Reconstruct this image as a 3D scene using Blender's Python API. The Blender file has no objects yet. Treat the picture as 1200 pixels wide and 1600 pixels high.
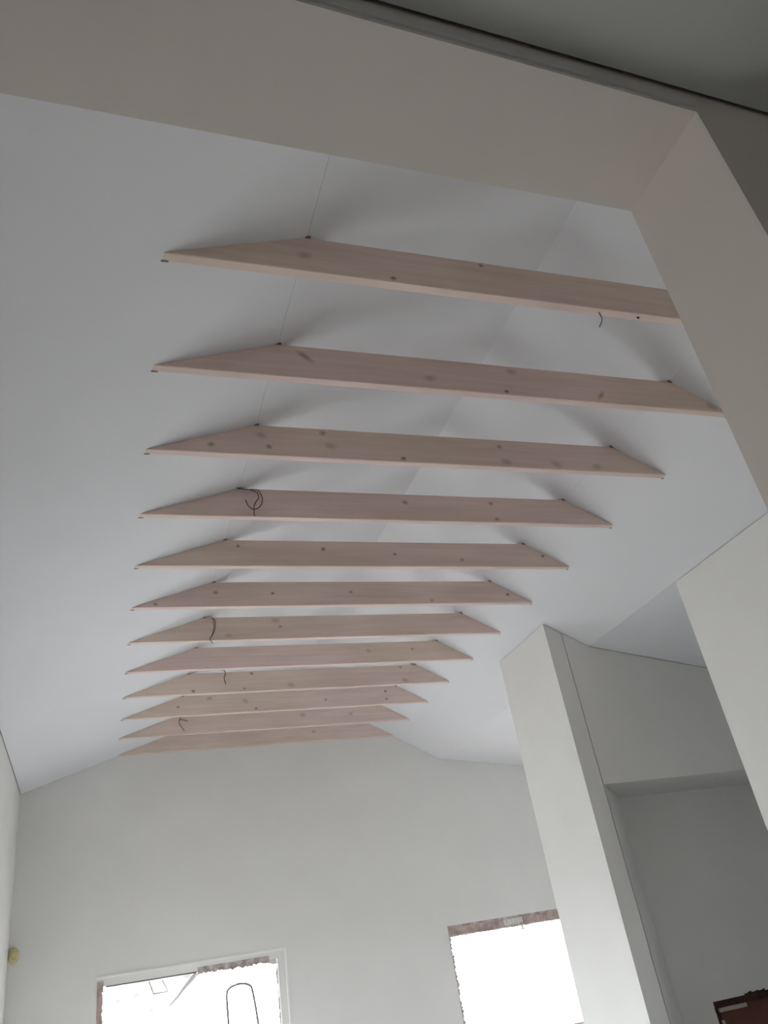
import bpy, bmesh, math, random
from mathutils import Vector, Matrix

# ------------------------------------------------------------------ camera, sky, exposure
scene = bpy.context.scene
COL = scene.collection
EYE = 1.6
cam_data = bpy.data.cameras.new('camera')
cam = bpy.data.objects.new('camera', cam_data)
COL.objects.link(cam)
cam_data.sensor_fit = 'VERTICAL'
cam_data.sensor_height = 24.0
cam_data.lens = 1235.0 / 1600.0 * 24.0
cam_data.clip_start = 0.02
RIGHT = Vector((0.943745, -0.294736, -0.149923))
DOWN = Vector((0.025568, 0.517068, -0.855562))
FWD = Vector((0.329685, 0.803599, 0.495516))
m = Matrix((RIGHT, -DOWN, -FWD)).transposed().to_4x4()
m.translation = Vector((0, 0, EYE))
cam.matrix_world = m
scene.camera = cam

world = bpy.data.worlds.new('overcast_sky')
scene.world = world
world.use_nodes = True
wn = world.node_tree.nodes
wn['Background'].inputs[0].default_value = (0.93, 0.97, 1.0, 1)
wn['Background'].inputs[1].default_value = 12.0

vs = scene.view_settings
vs.view_transform = 'Standard'
vs.look = 'None'
vs.gamma = 1.0
vs.use_curve_mapping = False
vs.exposure = 0.24


def portal(loc, rot, sx, sy):
    """sky portal in a window opening: guides sampling of the sky, emits nothing itself"""
    ld = bpy.data.lights.new('sky_portal', 'AREA')
    ld.shape = 'RECTANGLE'
    ld.size, ld.size_y = sx, sy
    ld.cycles.is_portal = True
    o = bpy.data.objects.new('sky_portal', ld)
    COL.objects.link(o)
    o.location = loc
    o.rotation_euler = rot
    return o


# ------------------------------------------------------------------ dimensions (metres, floor at z = 0)
XL = -0.978                    # left wall
LS, RS = 0.341, 0.56           # roof slopes


def zl(x): return EYE + 3.18 + LS * (x - 0.577)
def zr(x): return EYE + 3.18 - RS * (x - 4.0)


XR = 4.938                     # right wall / eave crease
XRIDGE = (5.42 - 2.98324) / (LS + RS)
ZB, ZT = EYE + 3.056, EYE + 3.303      # tie beam bottom / top
Y1, DY, BT = 2.671, 0.80, 0.055        # first beam front, spacing, thickness
YF = Y1 + 11 * DY + BT + 0.002         # far wall
ZS = EYE + 1.20                # soffit of the opening the camera looks through
XJ = 0.953                     # right jamb of that opening
ZC = EYE + 1.252               # ceiling of the room the camera stands in
YB, YBB, YN = 6.95, 8.08, 7.87  # chimney front, chimney back, niche back wall
XB, XB2 = 4.4437, 4.632
ZN = EYE + 1.23                # niche head
XO = 8.2                       # outer side wall
def y_near(x): return 0.558 + 0.0305 * x
def y_far(x): return 0.791 + 0.007 * x


# ------------------------------------------------------------------ materials
def mat(name, col, rough=0.9, var=0.04, scale=3.0, bump=0.0, bscale=60.0):
    mt = bpy.data.materials.new(name)
    mt.use_nodes = True
    nt = mt.node_tree
    b = nt.nodes['Principled BSDF']
    b.inputs['Roughness'].default_value = rough
    b.inputs['Specular IOR Level'].default_value = 0.25
    geo = nt.nodes.new('ShaderNodeNewGeometry')
    n = nt.nodes.new('ShaderNodeTexNoise')
    n.inputs['Scale'].default_value = scale
    n.inputs['Detail'].default_value = 5
    nt.links.new(geo.outputs['Position'], n.inputs['Vector'])
    r = nt.nodes.new('ShaderNodeValToRGB')
    r.color_ramp.elements[0].position = 0.3
    r.color_ramp.elements[1].position = 0.7
    r.color_ramp.elements[0].color = [c * (1 - var) for c in col] + [1]
    r.color_ramp.elements[1].color = [min(1, c * (1 + var)) for c in col] + [1]
    nt.links.new(n.outputs['Fac'], r.inputs['Fac'])
    nt.links.new(r.outputs['Color'], b.inputs['Base Color'])
    if bump:
        n2 = nt.nodes.new('ShaderNodeTexNoise')
        n2.inputs['Scale'].default_value = bscale
        n2.inputs['Detail'].default_value = 4
        nt.links.new(geo.outputs['Position'], n2.inputs['Vector'])
        bp = nt.nodes.new('ShaderNodeBump')
        bp.inputs['Strength'].default_value = bump
        bp.inputs['Distance'].default_value = 0.004
        nt.links.new(n2.outputs['Fac'], bp.inputs['Height'])
        nt.links.new(bp.outputs['Normal'], b.inputs['Normal'])
    return mt


def wood_nodes(mt, light, dark, knot=None):
    """whitewashed pine: long grain along X; knot = radial darkening in the disc's own space"""
    mt.use_nodes = True
    nt = mt.node_tree
    b = nt.nodes['Principled BSDF']
    b.inputs['Roughness'].default_value = 0.75
    b.inputs['Specular IOR Level'].default_value = 0.2
    geo = nt.nodes.new('ShaderNodeNewGeometry')
    mp = nt.nodes.new('ShaderNodeMapping')
    mp.inputs['Scale'].default_value = (0.9, 7.0, 20.0)
    nt.links.new(geo.outputs['Position'], mp.inputs['Vector'])
    n = nt.nodes.new('ShaderNodeTexNoise')
    n.inputs['Scale'].default_value = 1.4
    n.inputs['Detail'].default_value = 6
    n.inputs['Roughness'].default_value = 0.6
    n.inputs['Distortion'].default_value = 0.6
    nt.links.new(mp.outputs['Vector'], n.inputs['Vector'])
    mp2 = nt.nodes.new('ShaderNodeMapping')
    mp2.inputs['Scale'].default_value = (0.55, 1.3, 2.0)
    nt.links.new(geo.outputs['Position'], mp2.inputs['Vector'])
    n2 = nt.nodes.new('ShaderNodeTexNoise')
    n2.inputs['Scale'].default_value = 2.0
    n2.inputs['Detail'].default_value = 2
    nt.links.new(mp2.outputs['Vector'], n2.inputs['Vector'])
    mx = nt.nodes.new('ShaderNodeMath')
    mx.operation = 'MULTIPLY_ADD'
    mx.inputs[1].default_value = 0.55
    nt.links.new(n.outputs['Fac'], mx.inputs[0])
    m2 = nt.nodes.new('ShaderNodeMath')
    m2.operation = 'MULTIPLY'
    m2.inputs[1].default_value = 0.45
    nt.links.new(n2.outputs['Fac'], m2.inputs[0])
    nt.links.new(m2.outputs[0], mx.inputs[2])
    r = nt.nodes.new('ShaderNodeValToRGB')
    r.color_ramp.elements[0].position = 0.33
    r.color_ramp.elements[1].position = 0.66
    r.color_ramp.elements[0].color = (*dark, 1)
    r.color_ramp.elements[1].color = (*light, 1)
    nt.links.new(mx.outputs[0], r.inputs['Fac'])
    out = r.outputs['Color']
    n3 = nt.nodes.new('ShaderNodeTexNoise')
    n3.inputs['Scale'].default_value = 1.1
    n3.inputs['Detail'].default_value = 1
    nt.links.new(mp2.outputs['Vector'], n3.inputs['Vector'])
    tr = nt.nodes.new('ShaderNodeValToRGB')
    tr.color_ramp.elements[0].position = 0.38
    tr.color_ramp.elements[1].position = 0.62
    tr.color_ramp.elements[0].color = (0.97, 0.97, 0.90, 1)
    tr.color_ramp.elements[1].color = (1.0, 0.96, 0.97, 1)
    nt.links.new(n3.outputs['Fac'], tr.inputs['Fac'])
    mm = nt.nodes.new('ShaderNodeMixRGB')
    mm.blend_type = 'MULTIPLY'
    mm.inputs[0].default_value = 1.0
    nt.links.new(out, mm.inputs[1])
    nt.links.new(tr.outputs['Color'], mm.inputs[2])
    out = mm.outputs[0]
    if knot is not None:
        tc = nt.nodes.new('ShaderNodeTexCoord')
        vm = nt.nodes.new('ShaderNodeVectorMath')
        vm.operation = 'LENGTH'
        nt.links.new(tc.outputs['Object'], vm.inputs[0])
        rr = nt.nodes.new('ShaderNodeValToRGB')
        rr.color_ramp.elements[0].position = 0.15
        rr.color_ramp.elements[1].position = 0.95
        rr.color_ramp.elements[0].color = (knot[1],) * 3 + (1,)
        rr.color_ramp.elements[1].color = (0, 0, 0, 1)
        nt.links.new(vm.outputs['Value'], rr.inputs['Fac'])
        mix = nt.nodes.new('ShaderNodeMix')
        mix.data_type = 'RGBA'
        mix.inputs['B'].default_value = (*knot[0], 1)
        nt.links.new(rr.outputs['Color'], mix.inputs['Factor'])
        nt.links.new(out, mix.inputs['A'])
        # pick the colour sockets explicitly
        cs = [s for s in mix.inputs if s.type == 'RGBA']
        for l in list(nt.links):
            if l.to_node == mix and l.from_node == mm:
                nt.links.remove(l)
        nt.links.new(out, cs[0])
        cs[1].default_value = (*knot[0], 1)
        out = [s for s in mix.outputs if s.type == 'RGBA'][0]
    nt.links.new(out, b.inputs['Base Color'])


def wood(name, light, dark, knot=None):
    mt = bpy.data.materials.new(name)
    wood_nodes(mt, light, dark, knot)
    return mt


M_WALL = mat('white_plaster_wall', (0.81, 0.808, 0.792), 0.95, 0.02, 1.5, 0.05, 90)
M_CEIL = mat('white_ceiling_board', (0.765, 0.772, 0.80), 0.95, 0.012, 1.2)
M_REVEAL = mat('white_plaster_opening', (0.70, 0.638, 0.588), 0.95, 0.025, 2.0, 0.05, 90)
M_BACK = mat('dark_roof_backing', (0.12, 0.12, 0.12), 0.95)
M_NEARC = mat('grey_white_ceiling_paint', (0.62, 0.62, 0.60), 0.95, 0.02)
M_FLOOR = mat('pale_screed_floor', (0.58, 0.56, 0.54), 0.9, 0.08, 2.0)
M_GROUND = mat('pale_gravel_ground', (0.45, 0.44, 0.42), 0.95, 0.15, 4.0)
WL, WD = (0.85, 0.715, 0.665), (0.68, 0.555, 0.505)
M_WOOD = wood('whitewashed_pine', WL, WD)
M_KNOT_D = wood('pine_knot_dark', WL, WD, ((0.13, 0.10, 0.085), 0.85))
M_KNOT_M = wood('pine_knot_brown', WL, WD, ((0.24, 0.17, 0.13), 0.75))
M_KNOT_F = wood('pine_knot_faint', WL, WD, ((0.33, 0.25, 0.21), 0.5))
M_KNOT_S = wood('pine_knot_streak', WL, WD, ((0.27, 0.20, 0.17), 0.7))
M_GAP_SHADE = mat('dark_wood_shim', (0.27, 0.19, 0.15), 0.9, 0.2, 30)
M_WIRE = mat('dark_cable_sheath', (0.05, 0.035, 0.035), 0.6, 0.1)
M_RAW = mat('raw_reddish_masonry', (0.52, 0.405, 0.38), 0.95, 0.28, 12, 0.6, 50)
M_RAWD = mat('raw_grey_mortar', (0.48, 0.415, 0.40), 0.95, 0.45, 14, 0.6, 50)
M_PATCH = mat('white_filler_patch', (0.72, 0.71, 0.69), 0.95, 0.05, 10)
M_BROWN = mat('brown_panel', (0.14, 0.055, 0.035), 0.6, 0.12, 6)
M_DBROWN = mat('dark_brown_raw_edge', (0.06, 0.03, 0.025), 0.9, 0.3, 20)
M_TAPE = mat('grey_tape', (0.52, 0.48, 0.42), 0.7, 0.1, 20)
M_METAL = mat('grey_painted_metal', (0.30, 0.30, 0.30), 0.5, 0.05)
M_FOAM = mat('yellow_foam', (0.62, 0.56, 0.30), 0.9, 0.15, 25, 0.5, 40)
M_STRIP = mat('grey_edge_profile', (0.60, 0.59, 0.57), 0.7, 0.05)


def film_mat():
    mt = bpy.data.materials.new('milky_plastic_film')
    mt.use_nodes = True
    nt = mt.node_tree
    b = nt.nodes['Principled BSDF']
    out = nt.nodes['Material Output']
    b.inputs['Base Color'].default_value = (0.75, 0.75, 0.74, 1)
    b.inputs['Roughness'].default_value = 0.4
    tr = nt.nodes.new('ShaderNodeBsdfTransparent')
    geo = nt.nodes.new('ShaderNodeNewGeometry')
    n = nt.nodes.new('ShaderNodeTexNoise')
    n.inputs['Scale'].default_value = 9
    n.inputs['Detail'].default_value = 6
    nt.links.new(geo.outputs['Position'], n.inputs['Vector'])
    r = nt.nodes.new('ShaderNodeValToRGB')
    r.color_ramp.elements[0].position = 0.35
    r.color_ramp.elements[0].color = (0.90, 0.90, 0.90, 1)
    r.color_ramp.elements[1].position = 0.70
    r.color_ramp.elements[1].color = (0.972, 0.972, 0.972, 1)
    nt.links.new(n.outputs['Fac'], r.inputs['Fac'])
    mx = nt.nodes.new('ShaderNodeMixShader')
    nt.links.new(r.outputs['Color'], mx.inputs[0])
    nt.links.new(tr.outputs[0], mx.inputs[1])
    nt.links.new(b.outputs[0], mx.inputs[2])
    nt.links.new(mx.outputs[0], out.inputs['Surface'])
    return mt


M_FILM = film_mat()
M_FOLD = mat('folded_film_edge', (0.80, 0.80, 0.79), 0.5, 0.06, 20)
M_BEAD = mat('white_corner_bead', (0.92, 0.92, 0.91), 0.8, 0.01)


# ------------------------------------------------------------------ mesh helpers
def finish(name, bm, m_, parent=None, smooth=False):
    bmesh.ops.recalc_face_normals(bm, faces=bm.faces)
    me = bpy.data.meshes.new(name)
    bm.to_mesh(me)
    bm.free()
    if m_ is not None:
        for mm in (m_ if isinstance(m_, (list, tuple)) else [m_]):
            me.materials.append(mm)
    if smooth:
        for f in me.polygons:
            f.use_smooth = True
    o = bpy.data.objects.new(name, me)
    COL.objects.link(o)
    if parent is not None:
        o.parent = parent
    return o


def empty(name, loc=(0, 0, 0)):
    o = bpy.data.objects.new(name, None)
    o.empty_display_size = 0.1
    COL.objects.link(o)
    o.location = loc
    return o


def tag(o, label, cat=None, group=None, kind=None):
    o['label'] = label
    if cat:
        o['category'] = cat
    if group:
        o['group'] = group
    if kind:
        o['kind'] = kind
    return o


def struct(o, label):
    o['kind'] = 'structure'
    o['label'] = label
    o['category'] = o.name.split('_')[0].split('.')[0]
    return o


def box(bm, x0, x1, y0, y1, z0, z1):
    v = [bm.verts.new(p) for p in ((x0, y0, z0), (x1, y0, z0), (x1, y1, z0), (x0, y1, z0),
                                   (x0, y0, z1), (x1, y0, z1), (x1, y1, z1), (x0, y1, z1))]
    for f in ((0, 3, 2, 1), (4, 5, 6, 7), (0, 1, 5, 4), (1, 2, 6, 5), (2, 3, 7, 6), (3, 0, 4, 7)):
        bm.faces.new([v[i] for i in f])


def hexa(bm, bottom, top):
    """solid from a lower and an upper quad"""
    v = [bm.verts.new(p) for p in list(bottom) + list(top)]
    n = len(bottom)
    bm.faces.new(v[:n][::-1])
    bm.faces.new(v[n:])
    for i in range(n):
        j = (i + 1) % n
        bm.faces.new((v[i], v[j], v[n + j], v[n + i]))


def prism_y(bm, xz, y0, y1):
    """polygon in XZ extruded along Y"""
    hexa(bm, [(x, y0, z) for x, z in xz], [(x, y1, z) for x, z in xz])


def tube(bm, pts, rad, seg=6, closed_ends=True, sub=4):
    P = [Vector(p) for p in pts]
    r_a, r_b = rad if isinstance(rad, (tuple, list)) else (rad, rad)
    if sub > 1 and len(P) > 2:                      # Catmull-Rom smoothing
        Q = []
        for i in range(len(P) - 1):
            a = P[max(i - 1, 0)]; b = P[i]; c = P[i + 1]; d = P[min(i + 2, len(P) - 1)]
            for k in range(sub):
                t = k / sub
                Q.append(0.5 * ((2 * b) + (c - a) * t + (2 * a - 5 * b + 4 * c - d) * t * t + (3 * b - a - 3 * c + d) * t ** 3))
        Q.append(P[-1])
        P = Q
    rings = []
    up = Vector((0, 1, 0))
    for i, p in enumerate(P):
        t = (P[min(i + 1, len(P) - 1)] - P[max(i - 1, 0)]).normalized()
        s = t.cross(up)
        if s.length < 1e-3:
            s = t.cross(Vector((1, 0, 0)))
        s.normalize()
        w = s.cross(t).normalized()
        rad = r_a + (r_b - r_a) * i / (len(P) - 1)
        rings.append([bm.verts.new(p + rad * (math.cos(2 * math.pi * k / seg) * s + math.sin(2 * math.pi * k / seg) * w)) for k in range(seg)])
    for a, b in zip(rings, rings[1:]):
        for k in range(seg):
            bm.faces.new((a[k], a[(k + 1) % seg], b[(k + 1) % seg], b[k]))
    bm.faces.new(rings[0][::-1])
    bm.faces.new(rings[-1])


def bevel(bm, w=0.004, seg=2):
    bmesh.ops.bevel(bm, geom=list(bm.edges), offset=w, segments=seg, affect='EDGES', profile=0.5)


# ------------------------------------------------------------------ floor and ground
bm = bmesh.new(); box(bm, -3.2, XO + 0.3, -3.7, YF + 0.3, -0.2, 0.0)
struct(finish('floor', bm, M_FLOOR), 'pale grey screed floor of the house')
bm = bmesh.new(); box(bm, -60, 60, -40, 80, -0.5, -0.21)
struct(finish('floor_outside', bm, M_GROUND), 'pale bare ground outside the windows')

# ------------------------------------------------------------------ walls
# far wall with the two window openings
W1 = (0.023, 2.300, 0.05, 2.019)
W2 = (4.591, 6.75, 0.56, 1.985)
FT = 0.32
bm = bmesh.new()
for x0, x1, z0, z1 in ((-3.0, W1[0], 0, 6.2), (W1[0], W1[1], 0, W1[2]), (W1[0], W1[1], W1[3], 6.2), (W1[1], W2[0], 0, 6.2),
                       (W2[0], W2[1], 0, W2[2]), (W2[0], W2[1], W2[3], 6.2), (W2[1], XO + 0.3, 0, 6.2)):
    box(bm, x0, x1, YF, YF + FT, z0, z1)
struct(finish('wall_far', bm, M_WALL), 'white gable end wall with two bare window openings')

# left wall, with windows out of the camera's view
LW = [(1.6, 2.2, 0.6, 2.02), (5.6, 7.8, 0.35, 2.02)]
bm = bmesh.new()
ys = [0.5] + [v for w in LW for v in w[:2]] + [YF]
for i in range(len(ys) - 1):
    if i % 2 == 0:
        box(bm, XL - 0.32, XL, ys[i], ys[i + 1], 0, zl(XL) + 0.05)
    else:
        w = LW[i // 2]
        box(bm, XL - 0.32, XL, ys[i], ys[i + 1], 0, w[2])
        box(bm, XL - 0.32, XL, ys[i], ys[i + 1], w[3], zl(XL) + 0.05)
struct(finish('wall_left', bm, M_WALL), 'white side wall at the left edge of the photo')

# right wall stub (pier) between the near opening and the side aisle
YP = 5.378
bm = bmesh.new(); box(bm, XR, XR + 0.2, 0.6, YP, 0, zr(XR) - 0.009)
struct(finish('wall_right', bm, M_WALL), 'white right wall ending in a sharp vertical edge before the side aisle')

# chimney breast: free block with a sloping top under the right roof slope
bm = bmesh.new()
hexa(bm, [(XB, YB, 0), (XB2, YB, 0), (XB2, YBB, 0), (XB, YBB, 0)],
     [(XB, YB, zr(XB) - 0.007), (XB2, YB, zr(XB2) - 0.007), (XB2, YBB, zr(XB2) - 0.007), (XB, YBB, zr(XB) - 0.007)])
struct(finish('wall_chimney', bm, M_WALL), 'tall white wall block rising to the sloping ceiling beside the right window')

# niche wall beside the block
NS, NS2 = 0.21, 0.15
def za(x): return zr(XR) - NS * (x - XR)
def za2(x): return zr(XR) - NS2 * (x - XR)
XG = XB2 + 0.010
bm = bmesh.new()
prism_y(bm, [(XG, ZN), (XO, ZN), (XO, za(XO) - 0.004), (XR, za(XR) - 0.004), (XG, zr(XG) - 0.004)], YB + 0.003, YN)
niche = struct(finish('wall_niche', bm, M_WALL), 'grey shaded wall hanging over the niche to the right of the white block')
bm = bmesh.new()
hexa(bm, [(XG, YB + 0.003, 0), (5.39, YN, 0), (XG, YN, 0)], [(XG, YB + 0.003, ZN), (5.39, YN, ZN), (XG, YN, ZN)])
finish('splayed_jamb', bm, M_WALL, niche)
# back wall with the raw hole low on the right
HX0, HX1, HZ0, HZ1 = 5.80, 6.75, 0.08, 0.835
bm = bmesh.new()
for x0, x1, z0, z1 in ((XG, HX0, 0, 4.6), (HX0, HX1, 0, HZ0), (HX0, HX1, HZ1, 4.6), (HX1, XO, 0, 4.6)):
    box(bm, x0, x1, YN, YN + 0.16, z0, min(z1, za(XO) - 0.02) if z1 > 4 else z1)
box(bm, HX0 - 0.05, HX1 + 0.05, YN + 0.16, YN + 0.205, 0, 0.95)
finish('back_wall', bm, M_WALL, niche)

# outer side wall, closing walls of the aisle
AW = (3.7, 4.3, 1.0, 2.0)  # unseen window opening, added to bring light onto the niche
bm = bmesh.new()
for ya, yb, za_, zb_ in ((3.2, AW[0], 0, 4.6), (AW[1], YF, 0, 4.6), (AW[0], AW[1], 0, AW[2]), (AW[0], AW[1], AW[3], 4.6)):
    box(bm, XO, XO + 0.3, ya, yb, za_, zb_)
struct(finish('wall_aisle', bm, M_WALL), 'plain white outer wall of the side aisle, mostly hidden')
bm = bmesh.new(); box(bm, XR + 0.2, XO, 3.2, 3.4, 0, 4.6)
struct(finish('wall_aisle_end', bm, M_WALL), 'plain white closing wall of the side aisle behind the pier')

# near wall: the opening the camera looks through (slightly out of square)
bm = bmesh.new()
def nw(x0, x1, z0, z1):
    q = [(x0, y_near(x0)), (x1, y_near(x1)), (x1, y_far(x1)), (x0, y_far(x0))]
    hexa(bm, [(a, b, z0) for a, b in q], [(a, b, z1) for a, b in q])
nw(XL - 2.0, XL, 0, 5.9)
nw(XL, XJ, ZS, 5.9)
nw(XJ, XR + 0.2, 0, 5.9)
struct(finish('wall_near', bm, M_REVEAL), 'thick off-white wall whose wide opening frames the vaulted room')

# room the camera stands in
bm = bmesh.new()
NW = (-2.6, -1.9, 1.0, 2.0)            # unseen window added to brighten the camera's room, beside and behind the camera
for ya, yb, za_, zb_ in ((-3.7, NW[0], 0, 3.2), (NW[1], 0.5, 0, 3.2), (NW[0], NW[1], 0, NW[2]), (NW[0], NW[1], NW[3], 3.2)):
    box(bm, -3.2, -2.9, ya, yb, za_, zb_)
box(bm, 3.4, 3.7, -3.7, 0.62, 0, 3.2); box(bm, -3.2, 3.7, -4.0, -3.7, 0, 3.2)
struct(finish('wall_behind', bm, M_WALL), 'walls of the dim room behind the camera')
GAP = 0.008
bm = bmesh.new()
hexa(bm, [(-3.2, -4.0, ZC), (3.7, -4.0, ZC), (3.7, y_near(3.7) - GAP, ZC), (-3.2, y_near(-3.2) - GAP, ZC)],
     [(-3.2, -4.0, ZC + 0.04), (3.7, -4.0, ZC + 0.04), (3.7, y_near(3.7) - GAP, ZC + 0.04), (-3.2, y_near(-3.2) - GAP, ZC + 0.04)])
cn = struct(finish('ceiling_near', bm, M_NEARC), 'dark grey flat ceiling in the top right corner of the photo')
bm = bmesh.new(); box(bm, -3.2, 3.7, -4.0, 0.66, ZC + 0.041, ZC + 0.2)
finish('ceiling_backing', bm, M_BACK, cn)
# edge profile between ceiling gap and opening soffit
bm = bmesh.new()
for z0, z1, pr in ((ZS + 0.010, ZS + 0.030, 0.004), (ZS + 0.030, ZS + 0.036, 0.0015)):
    a = [(XL, y_near(XL) - pr), (XJ, y_near(XJ) - pr), (XJ, y_near(XJ) + 0.002), (XL, y_near(XL) + 0.002)]
    hexa(bm, [(x, y, z0) for x, y in a], [(x, y, z1) for x, y in a])
struct(finish('trim_1', bm, M_STRIP), 'thin grey edge profile along the ceiling above the opening')

# ------------------------------------------------------------------ ceilings
bm = bmesh.new()
up = 0.014
prism_y(bm, [(XL - 0.35, zl(XL - 0.35) + up), (XRIDGE, zl(XRIDGE) + up), (XRIDGE, zl(XRIDGE) + 0.3), (XL - 0.35, zl(XL - 0.35) + 0.3)], 0.5, YF + 0.3)
ceil_l = struct(finish('ceiling_left', bm, M_BACK), 'left slope of the white pitched ceiling, wide and shallow')
bm = bmesh.new()
prism_y(bm, [(XRIDGE, zl(XRIDGE) + up), (XR, zr(XR) + up), (XR, zr(XR) + 0.4), (XRIDGE, zl(XRIDGE) + 0.3)], 0.5, YF + 0.3)
ceil_r = struct(finish('ceiling_right', bm, M_BACK), 'right slope of the white pitched ceiling, steeper, running down to the crease')
XA = 0.577 + (3.303 - 3.18) / LS
XC = 4.0 - (3.303 - 3.18) / RS


def panel(x0, x1, f, y0, y1, parent, mtl=M_CEIL):
    b = bmesh.new()
    hexa(b, [(x0, y0, f(x0)), (x1, y0, f(x1)), (x1, y1, f(x1)), (x0, y1, f(x0))],
         [(x0, y0, f(x0) + 0.013), (x1, y0, f(x1) + 0.013), (x1, y1, f(x1) + 0.013), (x0, y1, f(x0) + 0.013)])
    return finish('ceiling_panel', b, mtl, parent)


g = 0.0007
panel(XL + 0.009, XA - g, zl, 0.78, YF - 0.006, ceil_l)
panel(XA + g, XRIDGE, zl, 0.78, YF - 0.006, ceil_l)
panel(XRIDGE, XC - g, zr, 0.78, YF - 0.006, ceil_r)
panel(XC + g, XR - 0.001, zr, 0.78, YF - 0.006, ceil_r)
# shallow aisle ceilings
bm = bmesh.new()
for f, y0, y1 in ((za, 3.3, YN), (za2, YN, YF + 0.3)):
    prism_y(bm, [(XR - 0.02, f(XR) + up), (XO + 0.3, f(XO + 0.3) + up), (XO + 0.3, f(XO + 0.3) + 0.3), (XR - 0.02, f(XR) + 0.3)], y0, y1)
ca = struct(finish('ceiling_aisle', bm, M_BACK), 'low-sloping white ceiling of the side aisle beyond the crease')
panel(XR, XO, za, 3.4, YB + 0.001, ca)
panel(XR, XO, za2, YN + 0.2, YF - 0.006, ca)

# ------------------------------------------------------------------ tie beams
KNOTS = {
 1: [(1.375, 4.672, 'd'), (0.910, 4.765, 'f'), (1.928, 4.888, 'd')],
 2: [(1.091, 4.822, 's'), (1.889, 4.737, 'f'), (2.493, 4.855, 'f'), (2.414, 4.672, 'd'), (3.141, 4.717, 's'), (4.065, 4.699, 'f')],
 3: [(0.628, 4.720, 'm'), (0.965, 4.817, 'f'), (1.010, 4.725, 'm'), (1.399, 4.865, 'm'), (1.446, 4.758, 'f'), (1.972, 4.682, 'd'), (2.767, 4.838, 'm'), (3.222, 4.694, 'f'), (3.584, 4.690, 'f'), (2.792, 4.690, 'f')],
 4: [(2.278, 4.824, 'm'), (3.056, 4.839, 'm'), (3.078, 4.685, 'm')],
 5: [(1.044, 4.845, 'd'), (1.783, 4.823, 'd'), (2.442, 4.778, 'd'), (3.092, 4.724, 'm'), (3.953, 4.771, 'd')],
 6: [(0.953, 4.795, 'm'), (1.480, 4.783, 'd'), (2.247, 4.790, 'm'), (0.421, 4.672, 'm'), (3.083, 4.691, 'm'), (3.945, 4.746, 'd')],
 7: [(1.707, 4.786, 'm'), (1.661, 4.865, 'f'), (1.173, 4.702, 'f')],
 8: [(3.446, 4.804, 'm'), (2.902, 4.799, 'f')],
 9: [(0.985, 4.688, 'd'), (1.674, 4.875, 'd'), (1.576, 4.690, 'm'), (2.141, 4.709, 'f'), (3.575, 4.880, 'm'), (3.609, 4.698, 'f')],
 10: [(0.881, 4.766, 'm'), (1.267, 4.870, 'f'), (1.714, 4.802, 'f'), (1.846, 4.694, 'd'), (2.772, 4.761, 'm'), (3.615, 4.832, 'd'), (3.616, 4.724, 'd')],
 11: [(2.641, 4.816, 'f'), (3.338, 4.793, 'f')],
 12: [(2.978, 4.796, 'f')],
}
KM = {'d': M_KNOT_D, 'm': M_KNOT_M, 'f': M_KNOT_F, 's': M_KNOT_S}
XBL = 0.577 + (3.056 - 3.18) / LS      # bottom left end
XBR = 4.0 - (3.056 - 3.18) / RS        # bottom right end
BX = (XBL + XBR) / 2

bm = bmesh.new()
e = 0.0015
prism_y(bm, [(XBL + 0.004, ZB), (XBR - 0.004, ZB), (XC - e, ZT - e), (XA + e, ZT - e)], 0, BT)
bmesh.ops.bevel(bm, geom=[ed for ed in bm.edges if abs(ed.verts[0].co.y - ed.verts[1].co.y) < 1e-6 and abs(ed.verts[0].co.z - ed.verts[1].co.z) < 1e-6],
                offset=0.003, segments=2, affect='EDGES')
timber = finish('timber', bm, M_WOOD)
timber_mesh = timber.data
bpy.data.objects.remove(timber)

# knot disc: unit radius ellipse cap lying in XZ, facing -Y
bm = bmesh.new()
ring = [bm.verts.new((math.cos(a), 0.0, math.sin(a))) for a in [2 * math.pi * k / 14 for k in range(14)]]
back = [bm.verts.new((v.co.x, 1.0, v.co.z)) for v in ring]
bm.faces.new(ring); bm.faces.new(back[::-1])
for k in range(14):
    bm.faces.new((ring[k], ring[(k + 1) % 14], back[(k + 1) % 14], back[k]))
kd = finish('knot', bm, M_KNOT_D)
knot_me = {}
for key, mm in KM.items():
    c = kd.data.copy(); c.materials.clear(); c.materials.append(mm); knot_me[key] = c
bpy.data.objects.remove(kd)

# dark wedges that stand in for gap shadows at the cut beam corners
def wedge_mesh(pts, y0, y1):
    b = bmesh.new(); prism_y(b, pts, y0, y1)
    o = finish('shim', b, M_GAP_SHADE); d = o.data; bpy.data.objects.remove(o); return d
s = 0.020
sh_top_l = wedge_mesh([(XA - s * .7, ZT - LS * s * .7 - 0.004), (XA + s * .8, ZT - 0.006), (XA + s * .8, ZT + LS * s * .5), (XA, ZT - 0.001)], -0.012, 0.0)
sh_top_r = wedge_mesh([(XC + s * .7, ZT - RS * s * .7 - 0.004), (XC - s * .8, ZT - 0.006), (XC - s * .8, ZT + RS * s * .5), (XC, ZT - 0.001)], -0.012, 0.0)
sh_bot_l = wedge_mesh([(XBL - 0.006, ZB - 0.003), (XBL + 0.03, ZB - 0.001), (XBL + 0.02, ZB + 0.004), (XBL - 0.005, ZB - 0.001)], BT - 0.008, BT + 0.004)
sh_bot_r = wedge_mesh([(XBR + 0.005, ZB - 0.003), (XBR - 0.012, ZB - 0.001), (XBR - 0.010, ZB + 0.004), (XBR + 0.004, ZB - 0.001)], BT - 0.010, BT + 0.003)

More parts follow.
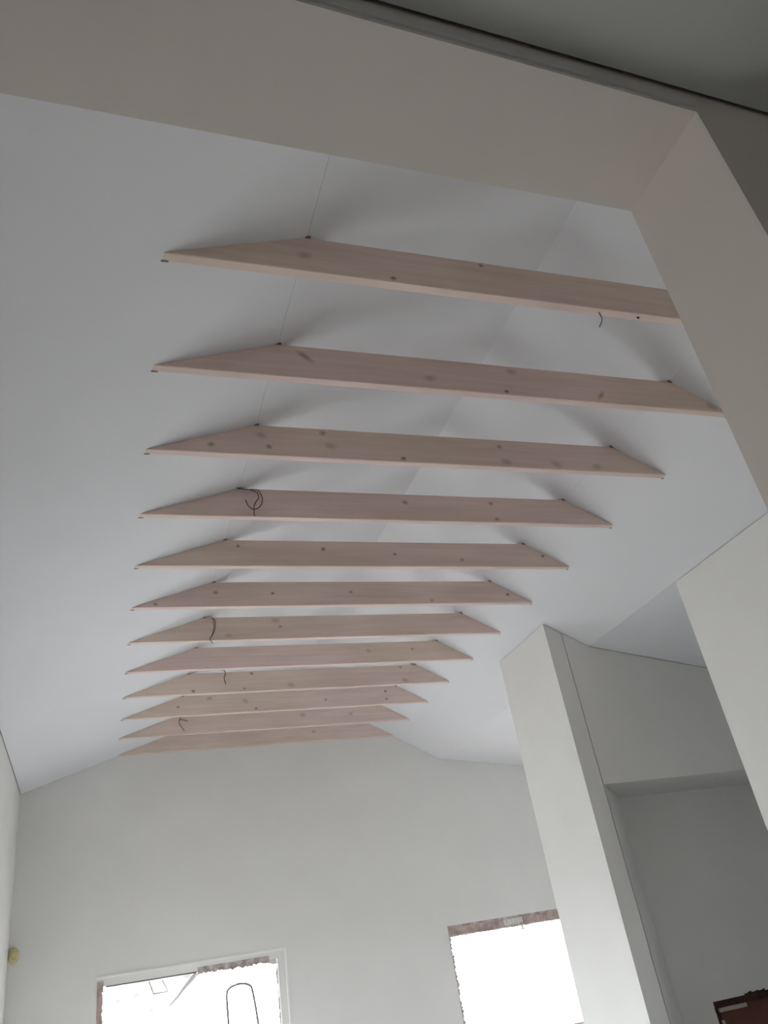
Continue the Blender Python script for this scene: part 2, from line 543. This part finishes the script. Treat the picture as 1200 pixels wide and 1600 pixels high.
ORD = ['nearest', 'second', 'third', 'fourth', 'fifth', 'sixth', 'seventh', 'eighth', 'ninth', 'tenth', 'eleventh', 'farthest']
EXTRA = {1: 'its right end cut off by the pale jamb', 2: 'its right tip touching the pale jamb', 3: 'with many knots', 4: 'with the looped dark wire',
         5: 'with a black knot hole mid-span', 6: 'without any wire', 7: 'with a thin wire near its left end', 8: 'with few knots',
         9: 'with a short wire hanging at left', 10: 'with two dark knots near its right end', 11: 'just before the end wall', 12: 'lying against the end wall'}
random.seed(4)
for i in range(1, 13):
    y = Y1 + (i - 1) * DY
    t = empty('tie_beam', (0, y, 0))
    num = ORD[i - 1] + (' from the camera' if 1 < i < 12 else '')
    tag(t, 'whitewashed pine tie beam, %s, %s' % (num, EXTRA[i]), 'beam', 'tie beams under the pitched ceiling', 'thing')
    tb = bpy.data.objects.new('timber', timber_mesh); COL.objects.link(tb); tb.parent = t
    for kx, kz, ty in KNOTS[i]:
        k = bpy.data.objects.new('knot', knot_me[ty]); COL.objects.link(k); k.parent = t
        r = {'d': 0.021, 'm': 0.024, 'f': 0.036, 's': 0.024}[ty] * random.uniform(0.85, 1.2)
        ex = {'d': 1.3, 'm': 1.25, 'f': 1.6, 's': 3.0}[ty]
        kz = min(max(kz, ZB + r + 0.006), ZT - r - 0.008)
        k.location = (kx, -0.0006, kz)
        k.scale = (r * ex, 0.0008, r)
        k.rotation_euler = (0, {'s': math.radians(40 if kx < 2 else -50)}.get(ty, random.uniform(-0.3, 0.5)), 0)
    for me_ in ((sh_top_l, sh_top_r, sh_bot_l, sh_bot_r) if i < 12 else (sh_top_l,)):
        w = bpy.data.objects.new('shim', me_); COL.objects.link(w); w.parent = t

# ------------------------------------------------------------------ loose cables on the beams
def cable(strands, label, rad):
    b = bmesh.new()
    for st in strands:
        tube(b, st, rad)
    o = finish('cable', b, M_WIRE, smooth=True)
    return tag(o, label, 'cable', 'loose cable ends on the beams')

cable([[(0.915, 5.035, 4.885), (0.969, 5.041, 4.876), (1.017, 5.041, 4.873), (1.069, 5.041, 4.849), (1.076, 5.041, 4.809), (1.07, 5.041, 4.792), (1.048, 5.041, 4.76), (1.036, 5.041, 4.728), (1.034, 5.041, 4.7), (1.032, 5.041, 4.666), (1.035, 5.041, 4.641)],
       [(1.017, 5.036, 4.874), (1.071, 5.038, 4.873), (1.097, 5.041, 4.833), (1.104, 5.041, 4.793), (1.09, 5.041, 4.741), (1.064, 5.041, 4.712), (1.034, 5.041, 4.7), (1.002, 5.041, 4.719), (0.985, 5.041, 4.749), (0.977, 5.041, 4.783)]],
      'dark cable end curled into a loop on the fourth beam', 0.0035)
cable([[(0.97, 7.46, 4.905), (1.02, 7.441, 4.885), (1.030, 7.441, 4.783), (1.005, 7.441, 4.695), (0.985, 7.445, 4.660), (1.014, 7.45, 4.615)],
       [(1.0, 7.45, 4.888), (1.040, 7.435, 4.86), (1.038, 7.435, 4.76), (1.000, 7.441, 4.68)]],
      'thin dark cable hanging down the seventh beam near its left end', 0.0032)
cable([[(1.30, 9.055, 4.935), (1.345, 9.041, 4.915), (1.358, 9.041, 4.880), (1.34, 9.041, 4.816), (1.358, 9.041, 4.744)]],
      'short dark cable hanging down the ninth beam', 0.0045)
cable([[(0.99, 10.655, 4.900), (0.975, 10.641, 4.86), (0.961, 10.641, 4.796), (1.001, 10.641, 4.725), (1.025, 10.641, 4.689)],
       [(0.971, 10.641, 4.847), (1.02, 10.641, 4.835), (1.069, 10.641, 4.815)]],
      'small forked dark cable on the last beam but one', 0.0045)
cable([[(2.640, 2.701, 4.660), (2.645, 2.701, 4.632), (2.643, 2.701, 4.597), (2.606, 2.701, 4.537)]],
      'short bent wire end hanging below the nearest beam', 0.0028)
bm = bmesh.new(); tube(bm, [(2.90, 2.70, 4.662), (2.915, 2.70, 4.648)], 0.006, sub=1)
tag(finish('nail', bm, M_WIRE), 'tiny dark nail under the nearest beam, right of the bent wire', 'nail')

# ------------------------------------------------------------------ window 1 (left): bare opening with white rebate and raw masonry
random.seed(11)
def rough_strip(b, p0, p1, h0, h1, y0, y1, n, axis='x', jag=0.35):
    """irregular broken strip: a row of wedge-shaped pieces along x (hanging down) or z (standing inwards)"""
    for k in range(n):
        a = p0 + (p1 - p0) * k / n
        c = p0 + (p1 - p0) * (k + 1) / n
        ha = h0 + (h1 - h0) * random.uniform(1 - jag, 1)
        hb = h0 + (h1 - h0) * random.uniform(1 - jag, 1)
        yy = y0 + random.uniform(0, 0.012)
        if axis == 'x':
            prism_y(b, [(a, h0), (c, h0), (c, hb), (a, ha)], yy, y1)
        else:
            prism_y(b, [(h0, a), (h0, c), (hb, c), (ha, a)], yy, y1)


w1 = struct(empty('window_1', (1.16, YF, 0.05)), 'bare left window opening with white edge and torn plastic film')
def part(o, parent):
    o.parent = parent
    o.matrix_parent_inverse = Matrix.Translation(parent.location).inverted()
    return o
x0, x1, z0, z1 = W1
bm = bmesh.new()                                            # bright corner bead, slightly proud of the wall
prism_y(bm, [(x0 - 0.012, z1 - 0.004), (x1 + 0.022, z1 - 0.004), (x1 + 0.022, z1 + 0.020), (x0 - 0.012, z1 + 0.020)], YF - 0.008, YF + 0.004)
prism_y(bm, [(x1 - 0.002, z0), (x1 + 0.022, z0), (x1 + 0.022, z1 - 0.004), (x1 - 0.002, z1 - 0.004)], YF - 0.008, YF + 0.004)
part(finish('corner_bead', bm, M_BEAD), w1)
bm = bmesh.new()                                            # white rebate inside the opening
box(bm, x0, x1, YF + 0.03, YF + 0.12, 1.932, z1)
box(bm, 2.205, x1, YF + 0.03, YF + 0.12, z0, 1.932)
part(finish('rebate', bm, M_WALL), w1)
bm = bmesh.new()
rough_strip(bm, 1.20, 2.10, 1.975, 1.885, YF + 0.018, YF + 0.06, 26, 'x', 0.30)
part(finish('raw_lintel_edge', bm, M_RAWD), w1)
bm = bmesh.new()
rough_strip(bm, z0, 1.985, x0, 0.10, YF + 0.012, YF + 0.10, 34, 'z', 0.35)
part(finish('raw_jamb_edge', bm, M_RAW), w1)
bm = bmesh.new()
rough_strip(bm, z0, 1.90, 2.21, 2.175, YF + 0.05, YF + 0.11, 30, 'z', 0.8)
part(finish('raw_jamb_edge', bm, M_RAWD), w1)
bm = bmesh.new()
rough_strip(bm, 2.035, 2.20, 1.94, 1.86, YF + 0.05, YF + 0.06, 5, 'x', 0.9)
part(finish('filler_flake', bm, M_PATCH), w1)
bm = bmesh.new(); box(bm, 0.12, 1.20, YF + 0.062, YF + 0.13, 1.921, 1.932)
part(finish('head_joint', bm, M_DBROWN), w1)
bm = bmesh.new(); box(bm, x0, x1, YF - 0.02, YF + FT + 0.03, z0 - 0.03, z0)
part(finish('sill', bm, M_FLOOR), w1)

# torn plastic film in the upper left corner of window 1
bm = bmesh.new()
nx, nz = 26, 14
vg = {}
for i in range(nx + 1):
    for j in range(nz + 1):
        u, v = i / nx, j / nz
        xt = 0.13 + u * (1.20 - 0.13)
        dep = 0.02 + (0.62 - 0.30 * 0) * (1 - abs(0.62 - u) * 0.9) * (1 - u ** 6)
        # lower edge follows the fold from (1.2,1.92) to (0.86,1.60), then a ragged hem
        low = 1.925 - (1.20 - xt) * 0.95 if xt > 0.86 else 1.60 - 0.10 * (0.86 - xt) + 0.02 * math.sin(17 * xt)
        z = 1.925 + (low - 1.925) * v
        y = YF + 0.10 + 0.012 * math.sin(9 * xt + 5 * z) + 0.008 * math.sin(31 * z - 14 * xt) + 0.02 * v
        vg[i, j] = bm.verts.new((xt, y, z))
for i in range(nx):
    for j in range(nz):
        bm.faces.new((vg[i, j], vg[i + 1, j], vg[i + 1, j + 1], vg[i, j + 1]))
bmesh.ops.remove_doubles(bm, verts=list(bm.verts), dist=0.0005)
fl = empty('plastic_film', (0.65, YF + 0.10, 1.92))
tag(fl, 'torn milky plastic film hanging in the upper left of the left window', 'plastic film')
part(finish('film_sheet', bm, M_FILM, smooth=True), fl)
bm = bmesh.new()
tube(bm, [(1.20, YF + 0.10, 1.915), (1.13, YF + 0.105, 1.85), (1.05, YF + 0.11, 1.78), (0.97, YF + 0.12, 1.70), (0.865, YF + 0.125, 1.61)], (0.034, 0.010), 7)
part(finish('rolled_edge', bm, M_FOLD, smooth=True), fl)
bm = bmesh.new()
tube(bm, [(0.62, YF + 0.09, 1.91), (0.655, YF + 0.09, 1.82), (0.68, YF + 0.09, 1.765), (0.85, YF + 0.09, 1.77), (0.78, YF + 0.09, 1.90)], 0.010, 5, sub=1)
part(finish('film_crease', bm, M_FOLD), fl)

# stepladder in front of window 1: only its hoop reaches into view
lad = empty('stepladder', (1.71, 10.9, 0))
tag(lad, 'grey stepladder hoop standing in front of the left window', 'ladder')
yl = 10.9
kx = yl / YF
LX0, LX1 = 1.538 * kx, 1.862 * kx
top = EYE + (1.721 - EYE) * kx
bm = bmesh.new()
cx = (LX0 + LX1) / 2
pts = [(LX0 - 0.03, yl - 0.34, 0.0), (LX0 - 0.004, yl - 0.10, 1.25), (LX0, yl - 0.02, top - 0.11), (LX0 + 0.03, yl, top - 0.035), (LX0 + 0.09, yl, top - 0.010),
       (cx, yl, top), (LX1 - 0.09, yl, top - 0.008), (LX1 - 0.03, yl, top - 0.035), (LX1 - 0.004, yl - 0.02, top - 0.10), (LX1 + 0.03, yl - 0.10, 1.25), (LX1 + 0.10, yl - 0.34, 0.0)]
tube(bm, pts, 0.013, 8, sub=4)
part(finish('hoop_rail', bm, M_METAL, smooth=True), lad)
for k, zz in enumerate((0.25, 0.50, 0.75, 1.0)):
    f = zz / 1.25
    yy = yl - 0.34 + 0.24 * f
    b = bmesh.new(); box(b, LX0 - 0.03 + 0.026 * f, LX1 + 0.10 - 0.07 * f, yy - 0.05, yy + 0.09, zz - 0.015, zz + 0.015)
    part(finish('step', b, M_METAL), lad)
bm = bmesh.new()
tube(bm, [(LX0 - 0.02, yl + 0.30, 0), (LX0, yl - 0.06, 1.12)], 0.011, 8, sub=1)
part(finish('rear_leg', bm, M_METAL), lad)
bm = bmesh.new()
tube(bm, [(LX1 + 0.08, yl + 0.30, 0), (LX1 + 0.03, yl - 0.06, 1.12)], 0.011, 8, sub=1)
part(finish('rear_leg', bm, M_METAL), lad)

# ------------------------------------------------------------------ window 2 (right): bare opening with raw masonry head
w2 = struct(empty('window_2', (5.67, YF, 0.56)), 'bare right window opening with reddish raw masonry head')
x0, x1, z0, z1 = W2
bm = bmesh.new(); box(bm, x0, x1, YF + 0.004, YF + 0.05, z1 - 0.026, z1)
part(finish('head_joint', bm, M_RAWD), w2)
bm = bmesh.new(); rough_strip(bm, x0, x1, z1 - 0.026, 1.845, YF + 0.02, YF + 0.13, 40, 'x', 0.10)
part(finish('raw_lintel_edge', bm, M_RAW), w2)
bm = bmesh.new(); rough_strip(bm, 5.46, 5.76, 1.955, 1.855, YF + 0.010, YF + 0.03, 7, 'x', 0.5)
part(finish('filler_patch', bm, M_PATCH), w2)
bm = bmesh.new(); rough_strip(bm, x0, x1, 1.862, 1.838, YF + 0.018, YF + 0.03, 60, 'x', 0.9)
rough_strip(bm, 5.725, 5.755, 1.86, 1.79, YF + 0.018, YF + 0.03, 1, 'x', 0.1)
part(finish('filler_flake', bm, M_PATCH), w2)
bm = bmesh.new(); rough_strip(bm, z0, 1.90, x0, 4.640, YF + 0.006, YF + 0.10, 40, 'z', 0.75)
part(finish('raw_jamb_edge', bm, M_RAWD), w2)
bm = bmesh.new(); box(bm, x0, x1, YF + 0.02, YF + FT, z0 - 0.02, z0 + 0.02)
part(finish('sill', bm, M_RAW), w2)

# ------------------------------------------------------------------ brown panel in the raw hole of the niche
br = empty('wall_panel', (HX0, YN, HZ0))
tag(br, 'dark brown panel set in a raw-edged hole low in the niche wall, bottom right corner', 'panel', kind='thing')
bm = bmesh.new()
rough_strip(bm, HX0, HX1, HZ1 + 0.004, HZ1 - 0.062, YN - 0.004, YN + 0.10, 10, 'x', 0.06)
rough_strip(bm, 6.20, 6.46, HZ1, HZ1 + 0.026, YN - 0.010, YN + 0.01, 6, 'x', 0.6)
rough_strip(bm, HZ0, HZ1, HX0 - 0.004, HX0 + 0.045, YN - 0.004, YN + 0.10, 16, 'z', 0.2)
part(finish('raw_edge', bm, M_DBROWN), br)
bm = bmesh.new(); box(bm, HX0 + 0.07, HX1 - 0.02, YN + 0.03, YN + 0.07, HZ0, HZ1 - 0.058); bevel(bm)
part(finish('brown_board', bm, M_BROWN), br)
bm = bmesh.new(); box(bm, HX0 + 0.055, HX0 + 0.40, YN + 0.015, YN + 0.029, HZ1 - 0.098, HZ1 - 0.056)
o = part(finish('tape_strip', bm, M_TAPE), br); o['label'] = 'grey strip along the top edge'
bm = bmesh.new(); box(bm, HX0 + 0.050, HX0 + 0.085, YN + 0.015, YN + 0.029, HZ0, HZ1 - 0.165)
o = part(finish('tape_strip', bm, M_TAPE), br); o['label'] = 'grey strip along the left edge'

# ------------------------------------------------------------------ yellow foam lump on the end wall by the left corner
bm = bmesh.new()
bmesh.ops.create_icosphere(bm, subdivisions=3, radius=1.0)
random.seed(3)
for v in bm.verts:
    n = 1 + 0.10 * math.sin(5 * v.co.x + 2) * math.sin(4 * v.co.z) + 0.05 * random.uniform(-1, 1)
    v.co = Vector((v.co.x * 0.058 * n - 0.918, v.co.y * 0.05 * n + YF - 0.02, v.co.z * 0.088 * n + 2.395))
tag(finish('foam_lump', bm, M_FOAM, smooth=True), 'small yellowish lump on the end wall by the left corner', 'foam')

# ------------------------------------------------------------------ sky portals in the window openings
portal((1.16, YF + FT - 0.01, 1.035), (math.radians(-90), 0, 0), 2.27, 1.96)
portal((5.67, YF + FT - 0.01, 1.27), (math.radians(-90), 0, 0), 2.15, 1.42)
portal((XO + 0.29, (AW[0] + AW[1]) / 2, (AW[2] + AW[3]) / 2), (0, math.radians(90), 0), AW[3] - AW[2], AW[1] - AW[0])
portal((-3.19, (NW[0] + NW[1]) / 2, (NW[2] + NW[3]) / 2), (0, math.radians(-90), 0), NW[3] - NW[2], NW[1] - NW[0])
for w in LW:
    portal((XL - 0.31, (w[0] + w[1]) / 2, (w[2] + w[3]) / 2), (0, math.radians(-90), 0), w[3] - w[2], w[1] - w[0])
